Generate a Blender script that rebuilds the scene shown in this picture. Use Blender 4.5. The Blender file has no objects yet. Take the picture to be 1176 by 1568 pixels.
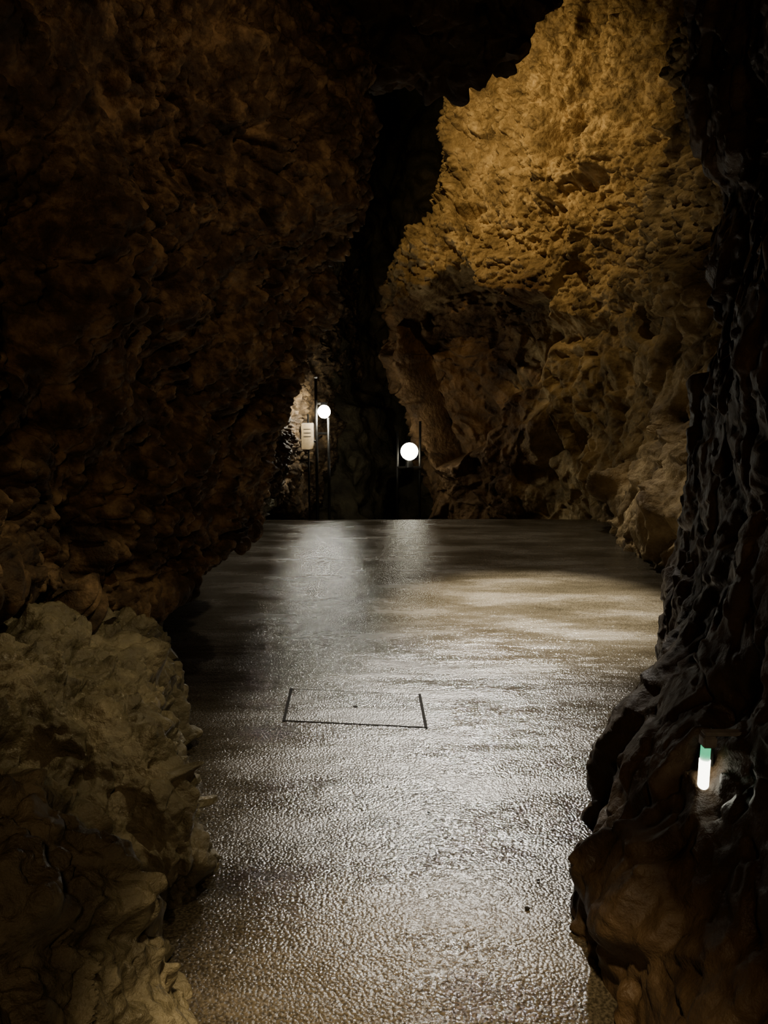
import bpy, bmesh, math
import numpy as np
from mathutils import Vector

# ------------------------------------------------------------------ noise
def _h(ix, iy, iz, s):
    n = (ix * 73856093) ^ (iy * 19349663) ^ (iz * 83492791) ^ (s * 97531357)
    n = n & 0x7fffffff
    n = (n ^ (n >> 13)) & 0x7fffffff
    n = (n * 1274126177) & 0x7fffffff
    n = n ^ (n >> 15)
    n = (n * 668265263) & 0x7fffffff
    n = n ^ (n >> 16)
    return (n & 0xffff) / 65535.0

def vnoise(p, s=0):
    f = np.floor(p); i = f.astype(np.int64); t = p - f
    t = t * t * t * (t * (t * 6 - 15) + 10)
    r = 0
    for a in (0, 1):
        wx = t[..., 0] if a else 1 - t[..., 0]
        for b in (0, 1):
            wy = t[..., 1] if b else 1 - t[..., 1]
            for c in (0, 1):
                wz = t[..., 2] if c else 1 - t[..., 2]
                r = r + wx * wy * wz * _h(i[..., 0] + a, i[..., 1] + b, i[..., 2] + c, s)
    return r * 2 - 1

def fbm(p, o=4, s=0, g=0.5):
    r = 0; a = 1.0; q = p
    for k in range(o):
        r = r + a * vnoise(q, s + k * 7); q = q * 2.03 + 11.3; a *= g
    return r

def worley(p, s=0, k=16.0):
    """F1 distance and a softly blended faceted field (fractured-rock planes)"""
    f = np.floor(p).astype(np.int64)
    F1 = np.full(p.shape[:-1], 9.0); num = np.zeros_like(F1); den = np.zeros_like(F1) + 1e-9
    for a in (-1, 0, 1):
        for b in (-1, 0, 1):
            for c in (-1, 0, 1):
                x, y, z = f[..., 0] + a, f[..., 1] + b, f[..., 2] + c
                dx = p[..., 0] - x - _h(x, y, z, s + 1)
                dy = p[..., 1] - y - _h(x, y, z, s + 2)
                dz = p[..., 2] - z - _h(x, y, z, s + 3)
                d2 = dx * dx + dy * dy + dz * dz
                g = (dx * (_h(x, y, z, s + 4) - .5) + dy * (_h(x, y, z, s + 5) - .5)
                     + dz * (_h(x, y, z, s + 6) - .5)) * 2 + (_h(x, y, z, s + 8) - .5)
                w = np.exp(-k * d2)
                num += w * g; den += w
                F1 = np.minimum(F1, d2)
    return np.sqrt(F1), num / den

def sstep(a, b, x):
    t = np.clip((x - a) / (b - a), 0, 1)
    return t * t * (3 - 2 * t)

def knob(w, r=.62):
    """rounded popcorn knobs from an F1 distance"""
    return np.sqrt(np.clip(1 - (w / r) ** 2, 0, 1))

def warp(G, f, a, s=1):
    return G + a * np.stack([vnoise(G * f, s), vnoise(G * f, s + 1), vnoise(G * f, s + 2)], -1)

# ------------------------------------------------------------------ sheets
def catmull(A, n):
    m = A.shape[0]
    u = np.linspace(0, m - 1, n); i = np.minimum(u.astype(int), m - 2); t = (u - i)[:, None, None]
    P = np.concatenate([2 * A[:1] - A[1:2], A, 2 * A[-1:] - A[-2:-1]], 0)
    p0, p1, p2, p3 = P[i], P[i + 1], P[i + 2], P[i + 3]
    return .5 * ((2 * p1) + (p2 - p0) * t + (2 * p0 - 5 * p1 + 4 * p2 - p3) * t * t
                 + (3 * p1 - p0 - 3 * p2 + p3) * t ** 3)

def sheet(name, rows, nr, nc, disp, mat, face=1, smooth=True):
    A = np.array(rows, float)
    G = catmull(A, nr)
    G = catmull(G.transpose(1, 0, 2), nc).transpose(1, 0, 2)
    du = np.gradient(G, axis=1); dv = np.gradient(G, axis=0)
    N = np.cross(du, dv); N /= (np.linalg.norm(N, axis=2, keepdims=True) + 1e-9)
    N *= face
    G = G + N * disp(G)[..., None]
    me = bpy.data.meshes.new(name)
    verts = G.reshape(-1, 3)
    idx = np.arange(nr * nc).reshape(nr, nc)
    if face > 0:
        f = np.stack([idx[:-1, :-1], idx[:-1, 1:], idx[1:, 1:], idx[1:, :-1]], -1).reshape(-1, 4)
    else:
        f = np.stack([idx[:-1, :-1], idx[1:, :-1], idx[1:, 1:], idx[:-1, 1:]], -1).reshape(-1, 4)
    me.vertices.add(len(verts)); me.vertices.foreach_set('co', verts.ravel())
    me.loops.add(f.size); me.loops.foreach_set('vertex_index', f.ravel().astype(np.int32))
    me.polygons.add(len(f)); me.polygons.foreach_set('loop_start', np.arange(0, f.size, 4, dtype=np.int32))
    me.polygons.foreach_set('loop_total', np.full(len(f), 4, dtype=np.int32))
    me.polygons.foreach_set('use_smooth', np.full(len(f), smooth))
    me.update(calc_edges=True); me.validate()
    o = bpy.data.objects.new(name, me); bpy.context.collection.objects.link(o)
    me.materials.append(mat)
    return o

# ------------------------------------------------------------------ materials
def mat_new(name):
    m = bpy.data.materials.new(name); m.use_nodes = True
    nt = m.node_tree; b = nt.nodes['Principled BSDF']
    return m, nt, b

def rock_mat(name, c1, c2, c3, scale=2.0, r=(.5, .8), bump=.5, bscale=30, dist=.02, spec=.5):
    m, nt, b = mat_new(name); N = nt.nodes.new; L = nt.links.new
    tc = N('ShaderNodeTexCoord')
    n1 = N('ShaderNodeTexNoise'); n1.inputs['Scale'].default_value = scale; n1.inputs['Detail'].default_value = 8
    n1.inputs['Roughness'].default_value = .65
    L(tc.outputs['Object'], n1.inputs['Vector'])
    cr = N('ShaderNodeValToRGB'); cr.name = 'rock_ramp'; e = cr.color_ramp.elements
    e[0].position = .3; e[0].color = (*c1, 1); e[1].position = .72; e[1].color = (*c3, 1)
    k = e.new(.5); k.color = (*c2, 1)
    L(n1.outputs['Fac'], cr.inputs['Fac']); L(cr.outputs['Color'], b.inputs['Base Color'])
    n2 = N('ShaderNodeTexNoise'); n2.inputs['Scale'].default_value = scale * 2.5; n2.inputs['Detail'].default_value = 5
    L(tc.outputs['Object'], n2.inputs['Vector'])
    mr = N('ShaderNodeMapRange'); mr.inputs[1].default_value = .35; mr.inputs[2].default_value = .65
    mr.inputs[3].default_value = r[0]; mr.inputs[4].default_value = r[1]
    L(n2.outputs['Fac'], mr.inputs[0]); L(mr.outputs[0], b.inputs['Roughness'])
    b.inputs['Specular IOR Level'].default_value = spec
    n3 = N('ShaderNodeTexNoise'); n3.inputs['Scale'].default_value = bscale; n3.inputs['Detail'].default_value = 6
    n3.inputs['Roughness'].default_value = .6
    L(tc.outputs['Object'], n3.inputs['Vector'])
    vo = N('ShaderNodeTexVoronoi'); vo.inputs['Scale'].default_value = bscale * .7
    L(tc.outputs['Object'], vo.inputs['Vector'])
    ad = N('ShaderNodeMath'); ad.operation = 'SUBTRACT'
    L(n3.outputs['Fac'], ad.inputs[0])
    ml = N('ShaderNodeMath'); ml.operation = 'MULTIPLY'; ml.inputs[1].default_value = .5
    L(vo.outputs['Distance'], ml.inputs[0]); L(ml.outputs[0], ad.inputs[1])
    bp = N('ShaderNodeBump'); bp.inputs['Strength'].default_value = bump; bp.inputs['Distance'].default_value = dist
    L(ad.outputs[0], bp.inputs['Height']); L(bp.outputs['Normal'], b.inputs['Normal'])
    return m

def simple_mat(name, col, rough=.5, metal=0, nscale=40, amp=.25, spec=.5):
    m, nt, b = mat_new(name); N = nt.nodes.new; L = nt.links.new
    tc = N('ShaderNodeTexCoord'); n = N('ShaderNodeTexNoise'); n.inputs['Scale'].default_value = nscale
    L(tc.outputs['Object'], n.inputs['Vector'])
    cr = N('ShaderNodeValToRGB'); e = cr.color_ramp.elements
    e[0].position = .3; e[1].position = .7
    e[0].color = (*[c * (1 - amp) for c in col], 1); e[1].color = (*[min(1, c * (1 + amp)) for c in col], 1)
    L(n.outputs['Fac'], cr.inputs['Fac']); L(cr.outputs['Color'], b.inputs['Base Color'])
    b.inputs['Roughness'].default_value = rough; b.inputs['Metallic'].default_value = metal
    b.inputs['Specular IOR Level'].default_value = spec
    return m

def emit_mat(name, col, s):
    m, nt, b = mat_new(name)
    b.inputs['Base Color'].default_value = (.8, .8, .8, 1)
    b.inputs['Emission Color'].default_value = (*col, 1); b.inputs['Emission Strength'].default_value = s
    return m

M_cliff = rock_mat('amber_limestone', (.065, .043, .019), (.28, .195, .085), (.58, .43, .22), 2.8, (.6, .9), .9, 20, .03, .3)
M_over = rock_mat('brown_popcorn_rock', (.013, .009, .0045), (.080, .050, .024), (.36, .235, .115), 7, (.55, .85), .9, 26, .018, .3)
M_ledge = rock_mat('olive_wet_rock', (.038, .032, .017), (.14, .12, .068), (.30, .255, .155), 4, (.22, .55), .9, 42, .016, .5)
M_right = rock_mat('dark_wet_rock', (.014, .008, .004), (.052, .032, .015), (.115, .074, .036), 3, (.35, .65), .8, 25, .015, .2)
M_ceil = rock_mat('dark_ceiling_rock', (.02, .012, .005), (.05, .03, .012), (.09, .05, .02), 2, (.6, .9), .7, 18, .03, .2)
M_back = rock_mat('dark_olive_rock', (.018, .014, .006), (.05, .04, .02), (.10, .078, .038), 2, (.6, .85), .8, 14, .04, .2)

# shade painted into the rock colour over the cliff's lower-left recess
def add_recess_shade(m):
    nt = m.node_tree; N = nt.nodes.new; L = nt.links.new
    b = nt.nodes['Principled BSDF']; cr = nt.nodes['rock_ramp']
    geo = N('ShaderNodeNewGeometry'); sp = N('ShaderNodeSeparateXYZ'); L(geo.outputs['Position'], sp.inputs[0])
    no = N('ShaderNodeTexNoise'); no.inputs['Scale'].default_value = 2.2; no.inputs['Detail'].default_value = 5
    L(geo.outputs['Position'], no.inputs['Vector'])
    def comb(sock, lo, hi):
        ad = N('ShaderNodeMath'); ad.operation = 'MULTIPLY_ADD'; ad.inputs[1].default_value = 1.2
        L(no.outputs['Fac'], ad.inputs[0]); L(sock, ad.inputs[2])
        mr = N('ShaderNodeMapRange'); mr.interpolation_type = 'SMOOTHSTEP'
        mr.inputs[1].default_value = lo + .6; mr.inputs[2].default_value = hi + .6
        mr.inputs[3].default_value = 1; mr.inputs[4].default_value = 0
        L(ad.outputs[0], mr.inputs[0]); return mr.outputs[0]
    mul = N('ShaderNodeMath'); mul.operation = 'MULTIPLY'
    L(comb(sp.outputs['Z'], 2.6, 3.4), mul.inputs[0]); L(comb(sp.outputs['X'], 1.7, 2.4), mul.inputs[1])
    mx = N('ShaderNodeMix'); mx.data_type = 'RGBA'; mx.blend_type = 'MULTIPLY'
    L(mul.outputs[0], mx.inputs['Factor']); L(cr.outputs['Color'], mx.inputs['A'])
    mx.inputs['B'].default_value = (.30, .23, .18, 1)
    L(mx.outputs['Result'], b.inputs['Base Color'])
add_recess_shade(M_cliff)

# wet concrete
def concrete_mat(name, k=1.0, rk=0.0):
    m, nt, b = mat_new(name); N = nt.nodes.new; L = nt.links.new
    tc = N('ShaderNodeTexCoord')
    big = N('ShaderNodeTexNoise'); big.inputs['Scale'].default_value = 1.5; big.inputs['Detail'].default_value = 7
    big.inputs['Roughness'].default_value = .62
    mp = N('ShaderNodeMapping'); mp.inputs['Scale'].default_value = (.8, 2.3, 1)
    mp.inputs['Rotation'].default_value = (0, 0, .12)
    L(tc.outputs['Object'], mp.inputs['Vector']); L(mp.outputs['Vector'], big.inputs['Vector'])
    cr = N('ShaderNodeValToRGB'); e = cr.color_ramp.elements
    e[0].position = .3; e[0].color = (.030 * k, .025 * k, .016 * k, 1); e[1].position = .7; e[1].color = (.090 * k, .074 * k, .049 * k, 1)
    fine = N('ShaderNodeTexNoise'); fine.inputs['Scale'].default_value = 120; fine.inputs['Detail'].default_value = 5
    L(tc.outputs['Object'], fine.inputs['Vector'])
    mx = N('ShaderNodeMix'); mx.data_type = 'RGBA'; mx.blend_type = 'MULTIPLY'; mx.inputs['Factor'].default_value = .8
    fr = N('ShaderNodeValToRGB'); fe = fr.color_ramp.elements
    fe[0].position = .38; fe[0].color = (.3, .3, .3, 1); fe[1].position = .62; fe[1].color = (1.4, 1.4, 1.4, 1)
    L(fine.outputs['Fac'], fr.inputs['Fac'])
    L(big.outputs['Fac'], cr.inputs['Fac']); L(cr.outputs['Color'], mx.inputs['A']); L(fr.outputs['Color'], mx.inputs['B'])
    L(mx.outputs['Result'], b.inputs['Base Color'])
    mr = N('ShaderNodeMapRange'); mr.inputs[1].default_value = .40; mr.inputs[2].default_value = .60
    mr.inputs[3].default_value = .10 + rk; mr.inputs[4].default_value = .29 + rk
    L(big.outputs['Fac'], mr.inputs[0]); L(mr.outputs[0], b.inputs['Roughness'])
    vo = N('ShaderNodeTexVoronoi'); vo.inputs['Scale'].default_value = 105
    L(tc.outputs['Object'], vo.inputs['Vector'])
    ad = N('ShaderNodeMath'); ad.operation = 'SUBTRACT'; L(fine.outputs['Fac'], ad.inputs[0])
    L(vo.outputs['Distance'], ad.inputs[1])
    bp = N('ShaderNodeBump'); bp.inputs['Strength'].default_value = .75; bp.inputs['Distance'].default_value = .0023
    L(ad.outputs[0], bp.inputs['Height'])
    med = N('ShaderNodeTexNoise'); med.inputs['Scale'].default_value = 5.5; med.inputs['Detail'].default_value = 4
    L(mp.outputs['Vector'], med.inputs['Vector'])
    bp2 = N('ShaderNodeBump'); bp2.inputs['Strength'].default_value = .7; bp2.inputs['Distance'].default_value = .011
    L(med.outputs['Fac'], bp2.inputs['Height']); L(bp.outputs['Normal'], bp2.inputs['Normal'])
    L(bp2.outputs['Normal'], b.inputs['Normal'])
    b.inputs['Specular IOR Level'].default_value = .9
    return m
M_floor = concrete_mat('wet_concrete')
M_cover = concrete_mat('wet_concrete_cover', .9, .05)
M_metal = simple_mat('dark_steel', (.03, .028, .025), .4, .8)
M_grey = simple_mat('galvanised_steel', (.22, .21, .20), .45, .1)
M_sign = simple_mat('sign_face', (.36, .26, .14), .6, 0, 25, .15)
M_gap = simple_mat('dark_joint', (.014, .012, .009), .8, 0, 40, .25, 0.1)
M_globe = emit_mat('lamp_globe_glow', (1, .97, .82), 190)
M_globe2 = emit_mat('lamp_globe_glow_soft', (1, .95, .74), 17)
M_tube = emit_mat('lamp_tube_glow', (1, .98, .82), 9)
M_green = emit_mat('green_indicator', (.02, .8, .35), .9)

# ------------------------------------------------------------------ floor
HX, HY = -.142, 3.42
ys = [-1.2, 0, 1, 2, 3, 4, 5, 6, 7, 8, 8.6, 8.8, 9.1, 10, 12, 17]
zs = [0] * 11 + [-.005, -.06, -.3, -.8, -1.2]
rows = [[(x, y, z) for x in np.linspace(-2.6, 3.4, 13)] for y, z in zip(ys, zs)]
def dfloor(G):
    d = np.hypot((G[..., 0] - HX) * .6, G[..., 1] - HY)
    return (.005 * fbm(G * np.array([1.2, 1.2, 0]), 3, 5) + .001 * vnoise(G * np.array([14, 14, 0]), 3)) * sstep(.28, .7, d)
sheet('floor', rows, 420, 240, dfloor, M_floor, 1)

# ------------------------------------------------------------------ wall_left (overhang, runs back down the passage)
nose = [(-.89, .53), (-.81, .70), (-.715, 1.07), (-.57, 1.5), (-.435, 1.91), (-.36, 2.3), (-.2, 2.55), (-.10, 2.95),
        (-.27, 3.475), (-.30, 3.85), (-.1, 4.7)]
cy = [-1.2, .6, 1.5, 2.4, 2.8, 3.1, 3.5, 3.8, 4.2, 4.6, 5.0, 5.5, 6.5, 7.8, 8.8, 9.6, 11, 13, 16]
lipx = [-1.3, -1.3, -1.3, -1.28, -1.25, -1.27, -1.13, -1.07, -.95, -.86, -.85, -1.2, -1.6, -1.6, -1.5, -1.4, -1.3, -1.2, -1]
lipz = [.95, .95, .93, .85, .76, .54, .49, .49, .53, .62, .72, .7, .6, .4, .35, .2, -.2, -.6, -.9]
wv = [0, 0, 0, 0, .06, .13, .27, .42, .62, .83, 1]
rows = []
rows.append([(lx - .9, y, lz + .05) for lx, y, lz in zip(lipx, cy, lipz)])
rows.append([(lx - .35, y, lz - .03) for lx, y, lz in zip(lipx, cy, lipz)])
rows.append([(lx, y, lz) for lx, y, lz in zip(lipx, cy, lipz)])
PUSH = [0, -.05, -.09, -.05, .02, .07, .10, .10, .10, .10]
for k, (nx, nz) in enumerate(nose[1:]):
    r = []
    for j, y in enumerate(cy):
        if j <= 10:
            x = -1.24 + wv[j] * (nx + PUSH[k] + 1.24) + .08 * math.sin(k * 1.1 + j)*(1 - wv[j])
            z = max(nz, lipz[j] + .08 + .05 * k) if k < 3 else nz
        else:
            t = {11: .45, 12: .85}.get(j, 1)
            bx = {11: -1.3, 12: -1.6, 13: -1.65, 14: -1.5, 15: -1.25, 16: -1.12, 17: -.8, 18: -.4}[j]
            x = nx * (1 - t) + bx * t; z = nz if j < 16 else nz * 1.3 - .4
            z = max(z, lipz[j] + .1 + .08 * k)
        r.append((x, y, z))
    rows.append(r)
def dleft(G):
    w1, _ = worley(warp(G, 6, .06, 4) * 12, 3)
    w2, _ = worley(warp(G, 16, .02, 24) * 25, 33)
    w3, f3 = worley(warp(G, 2.5, .16, 14) * 4.2, 9)
    w0, f0 = worley(warp(G, 1.5, .2, 54) * 1.9, 19, 24)
    m = sstep(-.7, .5, vnoise(G * 3.2, 77)); m2 = sstep(-.6, .4, vnoise(G * 1.7, 87))
    return (.07 * fbm(G * 2.0, 5, 1, .55) + .09 * (.6 - w0) + .09 * f0 + .09 * m2 * (knob(w3, .7) - .6) + .045 * f3
            + .08 * m * (knob(w1) - .5) + .020 * (knob(w2) - .5))
wl = sheet('wall_left', rows, 620, 900, dleft, M_over, 1)

# ------------------------------------------------------------------ rock ledge (lower left, part of the left wall)
fy = [-1.2, .8, 1.3, 1.62, 1.8, 1.92, 2.05, 2.3, 2.6, 2.97, 3.4, 3.78, 3.95, 4.6, 6.5, 8.8, 10]
fx = [-.6, -.55, -.5, -.50, -.66, -.64, -.53, -.66, -.69, -.86, -1.0, -1.16, -1.5, -1.65, -1.65, -1.55, -1.5]
tx = [-1.3, -1.3, -1.25, -1.2, -1.2, -1.2, -1.2, -1.22, -1.24, -1.25, -1.2, -1.2, -1.52, -1.7, -1.75, -1.7, -1.6]
tz = [.7, .72, .74, .74, .72, .72, .72, .72, .66, .58, .48, .44, .44, .45, .4, .3, .1]
prof = [(-.15, -.25), (0, 0), (.03, .22), (.12, .42), (.22, .60), (.5, .78), (.8, .92), (1.0, 1.0)]
rows = []
for a, h in prof:
    rows.append([(f + (t - f) * a, y, z * h) for f, t, y, z in zip(fx, tx, fy, tz)])
rows.append([(t - .4, y, z + .04) for t, y, z in zip(tx, fy, tz)])
rows.append([(t - .9, y, z + .06) for t, y, z in zip(tx, fy, tz)])
def dledge(G):
    q = warp(G, 3.5, .07)
    _, f1 = worley(q * np.array([3.6, 3.6, 2.6]), 21, 40)
    _, f2 = worley(q * np.array([8, 8, 5.0]), 31, 42)
    _, f3 = worley(warp(G, 9, .03, 9) * np.array([18, 18, 11]), 41, 40)
    return .10 * f1 + .055 * f2 + .028 * f3 + .014 * fbm(G * 8, 4, 11) + .005 * vnoise(G * 50, 2)
ld = sheet('rock_ledge', rows, 380, 800, dledge, M_ledge, 1)
ld.parent = wl

# ------------------------------------------------------------------ wall_right
zl = [-.15, .02, .26, .5, .66, .81, 1.08, 1.35, 1.61, 1.835, 2.06, 2.335, 2.6, 2.84, 3.1, 3.8, 5.0]
nx = [1.30, 1.32, 1.335, 1.35, 1.33, 1.36, 1.36, 1.39, 1.43, 1.53, 1.41, 1.465, 1.37, 1.30, 1.25, 1.2, 1.1]
ry = [-1.2, .4, 1.0, 1.5, 1.9, 2.1, 2.6, 3.0, 3.4, 3.7, 4.2, 5.0, 5.8]
rf = [.7, .62, .60, .57, .54, .60, .84, 1.12]
ru = [.9, .9, .92, .95, 1.0, 1.04, 1.18, 1.30]
rows = []
for z, n in zip(zl, nx):
    s = float(sstep(.1, .8, np.array(z)))
    r = []
    for j, y in enumerate(ry):
        if j < 8: x = rf[j] * (1 - s) + (ru[j] + .05 * (z - 1)) * s
        else: x = n + [0, .22, .65, 1.05, 1.25][j - 8]
        r.append((x, y, z))
    rows.append(r)
def dright(G):
    q = warp(G, 3, .08)
    _, f1 = worley(q * np.array([3, 3, 1.8]), 41, 28)
    _, f2 = worley(q * np.array([7, 7, 4]), 45, 28)
    _, f3 = worley(G * 16, 47, 26)
    return .06 * f1 + .035 * f2 + .012 * f3 + .02 * fbm(G * 2.5, 4, 17) + .003 * vnoise(G * 26, 5)
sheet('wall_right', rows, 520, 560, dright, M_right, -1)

# ------------------------------------------------------------------ wall_far (tall amber cliff)
cz = [-1.6, -.4, .3, 1.0, 1.5, 2.07, 2.65, 3.3, 3.75, 4.35, 5.2, 5.8, 6.6, 8.0]
sil = [.7, .63, .55, .42, .3, -.05, .02, .12, .5, .97, .95, 1.02, 1.1, 1.3]
rows = []
for z, s in zip(cz, sil):
    o = float(sstep(.0, 1.2, np.array(z)))
    rows.append([(2.5 + .2 * o, 4.4, z), (2.3 + .45 * o, 5.8, z), (2.44 + .5 * o, 7.3, z), (2.6 + .35 * o, 8.6, z),
                 (2.45 + .1 * o, 9.5, z), (1.95, 10.1, z), (1.35 + .2 * (s > .7), 10.7, z), (s, 11.4, z),
                 (s + .25, 12.4, z), (s + .9, 15, z)])
POLY = np.array([(.15, 2.6), (.5, 2.95), (.95, 3.25), (1.35, 3.05), (1.75, 2.8), (2.25, 2.55), (2.3, 2.2), (2.0, 1.7), (1.75, 1.2), (1.35, .6), (.75, .35), (.45, .9), (.3, 1.7)])
def sdf(px, pz):
    d = np.full(px.shape, 1e9); s = np.ones(px.shape); n = len(POLY)
    for i in range(n):
        a = POLY[i]; b = POLY[i - 1]; ex, ez = b - a
        wx, wz = px - a[0], pz - a[1]
        t = np.clip((wx * ex + wz * ez) / (ex * ex + ez * ez), 0, 1)
        d = np.minimum(d, (wx - ex * t) ** 2 + (wz - ez * t) ** 2)
        c1 = pz >= a[1]; c2 = pz < b[1]; c3 = ex * wz > ez * wx
        fl = (c1 & c2 & c3) | (~c1 & ~c2 & ~c3)
        s = np.where(fl, -s, s)
    return s * np.sqrt(d)
def dfar(G):
    q = warp(G, 1.7, .15)
    _, f0 = worley(q * np.array([.9, .9, .6]), 61, 26)
    _, f1 = worley(q * np.array([2.2, 2.2, 1.5]), 51, 38)
    _, f2 = worley(q * 5, 57, 34)
    w, _ = worley(warp(G, 6, .05, 5) * 9, 71)
    w2, _ = worley(warp(G, 9, .03, 15) * 16, 75)
    up = sstep(2.0, 3.0, G[..., 2] + .3 * vnoise(G * 2, 5))
    rt = sstep(1.9, 2.5, G[..., 0])
    d = (.34 * f0 + .18 * f1 * (1 - .2 * up + .3 * rt) + .07 * f2 * (1 - .3 * up) + .06 * fbm(G * 2.2, 5, 13)
         + (.010 + up * .08) * knob(w) + (.006 + up * .030) * knob(w2))
    s = sdf(G[..., 0] + .12 * vnoise(G * 3, 33), G[..., 2] + .12 * vnoise(G * 3, 34))
    d = d - .75 * sstep(.04, -.16, s) + .10 * sstep(.3, .0, s)
    cx = G[..., 0] - (1.05 + .12 * np.sin(G[..., 2] * 4)); d = d - .14 * np.exp(-(cx / .035) ** 2) * (G[..., 2] > 3) * (G[..., 2] < 4.4)
    # vertical fissure beside the right-hand rib
    c2 = G[..., 0] - (2.42 + .10 * np.sin(G[..., 2] * 2.3)); d = d - .20 * np.exp(-(c2 / .06) ** 2) * sstep(2.8, 3.2, G[..., 2]) * sstep(6.5, 5.8, G[..., 2])
    for hx, hz, r in ((2.35, 2.25, .16), (2.0, .35, .16), (2.45, 3.9, .2), (1.2, 3.9, .12), (2.25, 4.6, .18)):
        d = d - .28 * np.exp(-(((G[..., 0] - hx) / (r * 1.5)) ** 2 + ((G[..., 2] - hz) / r) ** 2) ** 2)
    return d
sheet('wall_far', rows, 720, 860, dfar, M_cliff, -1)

# ------------------------------------------------------------------ wall_back (end of the passage)
rows = []
for z in (-1.6, -.6, .4, 1.4, 2.4, 3.6, 5.0, 6.5, 8.5):
    b = max(0, min(1, (2.0 - z) / 1.6))
    pz = 1 if 2.8 < z else 0
    rows.append([(-2.2, 12.0, z), (-1.4, 12.5, z), (-.9, 13 - .3 * b, z), (-.4, 15.5 - 2.8 * b, z), (0, 16 - 2 * b, z),
                 (.25, 14.6 + .3*(1-pz), z), (.9, 14.2, z), (1.6, 14.5, z), (3, 15, z)])
def dback(G):
    _, f1 = worley(warp(G, 1.7, .15) * 1.8, 81)
    return .2 * f1 + .12 * fbm(G * 2, 5, 23)
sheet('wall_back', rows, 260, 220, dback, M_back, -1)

# ------------------------------------------------------------------ ceiling
xs = [-2.4, -1.2, -.5, .1, .35, .58, .9, 1.11, 1.28, 1.7, 2.3, 3.2]
lip = [4.0, 4.0, 4.0, 3.98, 3.96, 3.95, 4.07, 4.26, 4.6, 5.5, 6.2, 6.5]
spec = [(-1.2, lambda l: 3.2), (.8, lambda l: 3.2), (2.4, lambda l: 3.4), (3.8, lambda l: 3.9), (5, lambda l: max(4.4, l * .97)),
        (6, lambda l: l + .32), (6.35, lambda l: l + .1), (6.5, lambda l: l), (6.8, lambda l: l + .25), (7.4, lambda l: max(l + 1.2, 5.9)),
        (9, lambda l: 7), (12, lambda l: 7.8), (17, lambda l: 7.9)]
rows = [[(x, y, f(l)) for x, l in zip(xs, lip)] for y, f in spec]
def dceil(G):
    _, f1 = worley(warp(G, 3, .1) * 3, 91)
    _, f2 = worley(warp(G, 5, .1) * 8, 95)
    return .12 * f1 + .06 * f2 + .06 * fbm(G * 3, 4, 29)
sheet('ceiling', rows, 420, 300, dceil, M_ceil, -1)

# ------------------------------------------------------------------ object helpers
def empty(name, loc):
    e = bpy.data.objects.new(name, None); e.location = loc; e.empty_display_size = .1
    bpy.context.collection.objects.link(e); return e

def part(name, bm, mat, parent=None, loc=(0, 0, 0), smooth=False, rot=(0, 0, 0)):
    me = bpy.data.meshes.new(name); bm.to_mesh(me); bm.free()
    for p in me.polygons: p.use_smooth = smooth
    o = bpy.data.objects.new(name, me); bpy.context.collection.objects.link(o)
    me.materials.append(mat); o.location = loc; o.rotation_euler = rot
    if parent: o.parent = parent
    return o

def box(sx, sy, sz, bev=.0):
    bm = bmesh.new(); bmesh.ops.create_cube(bm, size=1)
    for v in bm.verts: v.co = Vector((v.co.x * sx, v.co.y * sy, v.co.z * sz))
    if bev: bmesh.ops.bevel(bm, geom=bm.edges[:], offset=bev, segments=2, affect='EDGES')
    return bm

def cyl(r, h, seg=20, r2=None):
    bm = bmesh.new(); bmesh.ops.create_cone(bm, cap_ends=True, segments=seg, radius1=r, radius2=r if r2 is None else r2, depth=h)
    return bm

def ball(r, sz=1.0):
    bm = bmesh.new(); bmesh.ops.create_uvsphere(bm, u_segments=28, v_segments=18, radius=r)
    for v in bm.verts: v.co.z *= sz
    return bm

# ------------------------------------------------------------------ floor hatch (slightly skewed access cover)
h = empty('floor_hatch', (HX, HY, 0.0))
def skew(bm, ox=0, oy=0):
    for v in bm.verts:
        x, y = v.co.x + ox, v.co.y + oy
        v.co.x = x - .03 * y; v.co.y = y - .11 * x
    return bm
part('surround', skew(box(.660, .378, .010)), M_gap, h, (0, 0, -.003))
part('cover', skew(box(.642, .364, .014)), M_cover, h, (0, 0, -.0042))
part('edge_bar_1', skew(box(.014, .385, .010), -.326), M_gap, h, (0, 0, -.001))
part('edge_bar_2', skew(box(.014, .385, .010), .326), M_gap, h, (0, 0, -.001))
part('lifting_hole', cyl(.011, .004), M_gap, h, (.005, .0, .002))

# ------------------------------------------------------------------ lamps at the top of the steps
a = empty('handrail_lamp', (-.80, 10, 0))
part('globe', ball(.082, 1.05), M_globe, a, (0.01, -.02, 1.24), True)
part('lamp_cap', cyl(.045, .04), M_metal, a, (0.01, -.02, 1.345))
part('lamp_bracket', box(.14, .03, .03, .004), M_metal, a, (-.05, .04, 1.345))
part('post_1', cyl(.02, 2.1), M_metal, a, (-.10, 0.03, .63), True)
part('post_cap', ball(.026), M_grey, a, (-.10, .03, 1.69), True)
part('post_2', cyl(.018, 1.6), M_metal, a, (.06, .04, .36), True)
part('lower_clamp', box(.2, .03, .03, .004), M_metal, a, (-.02, .05, .95))
part('rail', cyl(.015, 1.1), M_metal, a, (-.12, .55, .85), True, (math.pi / 2, 0, 0))

b = empty('path_lamp', (.37, 11, -.55))
part('globe', ball(.128), M_globe2, b, (0, -.05, 1.19), True)
part('lamp_socket', cyl(.06, .10, 20, .04), M_metal, b, (0, -.04, 1.01))
part('post_1', cyl(.018, 1.55), M_metal, b, (-.17, .05, .70), True)
part('post_2', cyl(.018, 1.75), M_metal, b, (.16, .05, .75), True)
part('crossbar', box(.36, .03, .03, .004), M_metal, b, (0, .03, .95))

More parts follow.
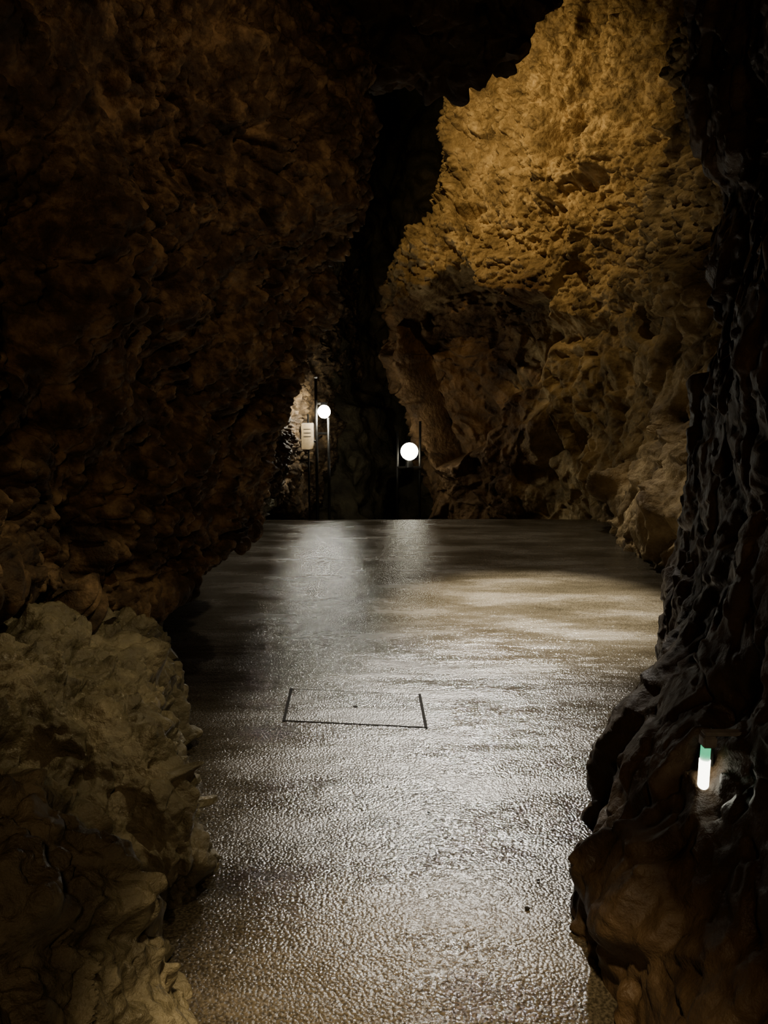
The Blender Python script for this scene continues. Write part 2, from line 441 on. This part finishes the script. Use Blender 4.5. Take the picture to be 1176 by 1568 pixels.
s = empty('information_sign', (-1.04, 10.2, .90)); s.rotation_euler = (0, 0, .25)
part('panel', box(.17, .012, .35, .004), M_sign, s, (0, 0, 0))
part('frame', box(.185, .01, .365, .004), M_grey, s, (0, .012, 0))
part('post', cyl(.014, 1.5), M_metal, s, (0.02, .03, -.45), True)
for i in range(3):
    part('text_line_%d' % (i + 1), box(.10, .004, .007), M_metal, s, (0, -.008, .10 - i * .05))

# ------------------------------------------------------------------ wall_lamp on the right
w = empty('wall_lamp', (.80, 1.75, .59))
part('glow_tube', cyl(.0135, .066, 24), M_tube, w, (0, 0, -.028), True)
part('tube_end', ball(.0135), M_tube, w, (0, 0, -.061), True)
part('green_collar', cyl(.012, .036, 24), M_green, w, (0, 0, .023), True)
part('cap', box(.034, .034, .03, .004), M_grey, w, (.004, 0, .056))
part('bracket_arm', box(.19, .026, .010, .003), M_grey, w, (.085, .0, .076))
part('bracket_web', box(.006, .02, .10, .002), M_metal, w, (.024, .018, .03))
part('wall_plate', box(.012, .08, .09, .003), M_metal, w, (.175, 0, .07))

# ------------------------------------------------------------------ loose stones
rng = np.random.RandomState(4)
bm = bmesh.new()
for (x, y, r) in ((.42, 1.99, .008), (.16, 2.5, .005), (.48, 2.12, .005)):
    ret = bmesh.ops.create_icosphere(bm, subdivisions=2, radius=r)
    for v in ret['verts']:
        v.co = v.co * (1 + .25 * (rng.rand() - .5)); v.co.z *= .5; v.co += Vector((x, y, r * .35 + .002))
part('pebbles', bm, M_gap)

# ------------------------------------------------------------------ lights
def spot(name, loc, tgt, P, col, ang, blend=.6, rad=.06):
    l = bpy.data.lights.new(name, 'SPOT'); l.energy = P; l.color = col; l.spot_size = math.radians(ang)
    l.spot_blend = blend; l.shadow_soft_size = rad
    o = bpy.data.objects.new(name, l); bpy.context.collection.objects.link(o); o.location = loc
    o.rotation_euler = (Vector(tgt) - Vector(loc)).to_track_quat('-Z', 'Y').to_euler()
    return o
spot('cliff_floodlight', (.2, 8.1, 5.3), (1.9, 10.3, 4.4), 380, (1, .735, .37), 98, 1.0, .03)
spot('cliff_floodlight', (1.6, 7.2, 5.2), (2.8, 8.6, 2.0), 65, (1, .80, .48), 70, 1.0, .04)
spot('passage_fill', (.45, 11.9, 3.0), (.8, 14.3, 5.4), 170, (1, .62, .3), 70, .8, .05)  # added unseen light, brightens the dim rock panel on the back wall
spot('path_fill', (.95, 9.0, 5.5), (.36, 3.3, 0), 4000, (1, .935, .82), 18, 1.0, .10)
spot('path_fill', (.7, 8.4, 5.0), (.55, 6.7, 0), 700, (1, .92, .80), 66, 1.0, .10)  # added fill that lifts the dark far floor, no fixture there
spot('pool_spotlight', (1.6, 7.2, 5.0), (1.1, 5.1, 0), 13000, (1, .91, .74), 26, 1.0, .04)
spot('entrance_spotlight', (.05, .4, 2.9), (.05, 1.5, 0), 950, (1, .78, .47), 28, 1.0, .08)
spot('ledge_spotlight', (.35, 2.3, 2.95), (-.9, 2.6, .25), 115, (1, .82, .50), 42, 1.0, .04)
spot('overhang_fill', (.35, 2.9, 3.1), (-1.1, 3.9, 2.6), 15, (1, .70, .40), 110, .9, .04)  # unseen warm fill, added to graze the lumps of the overhang
spot('rear_fill', (.1, -.8, 2.3), (.6, 4, 1.0), 36, (1, .66, .36), 130, .9, .12)  # added ambient fill from behind the camera for the near walls

world = bpy.data.worlds.new('cave_dark'); bpy.context.scene.world = world; world.use_nodes = True
world.node_tree.nodes['Background'].inputs[0].default_value = (.01, .006, .003, 1)
world.node_tree.nodes['Background'].inputs[1].default_value = .15

# ------------------------------------------------------------------ camera
cam = bpy.data.cameras.new('camera'); co = bpy.data.objects.new('camera', cam); bpy.context.collection.objects.link(co)
co.location = (0, 0, 1.5); co.rotation_euler = (math.radians(90 - 9.1), 0, 0)
cam.sensor_fit = 'VERTICAL'; cam.sensor_height = 24; cam.lens = 17.6; cam.clip_start = .05
bpy.context.scene.camera = co
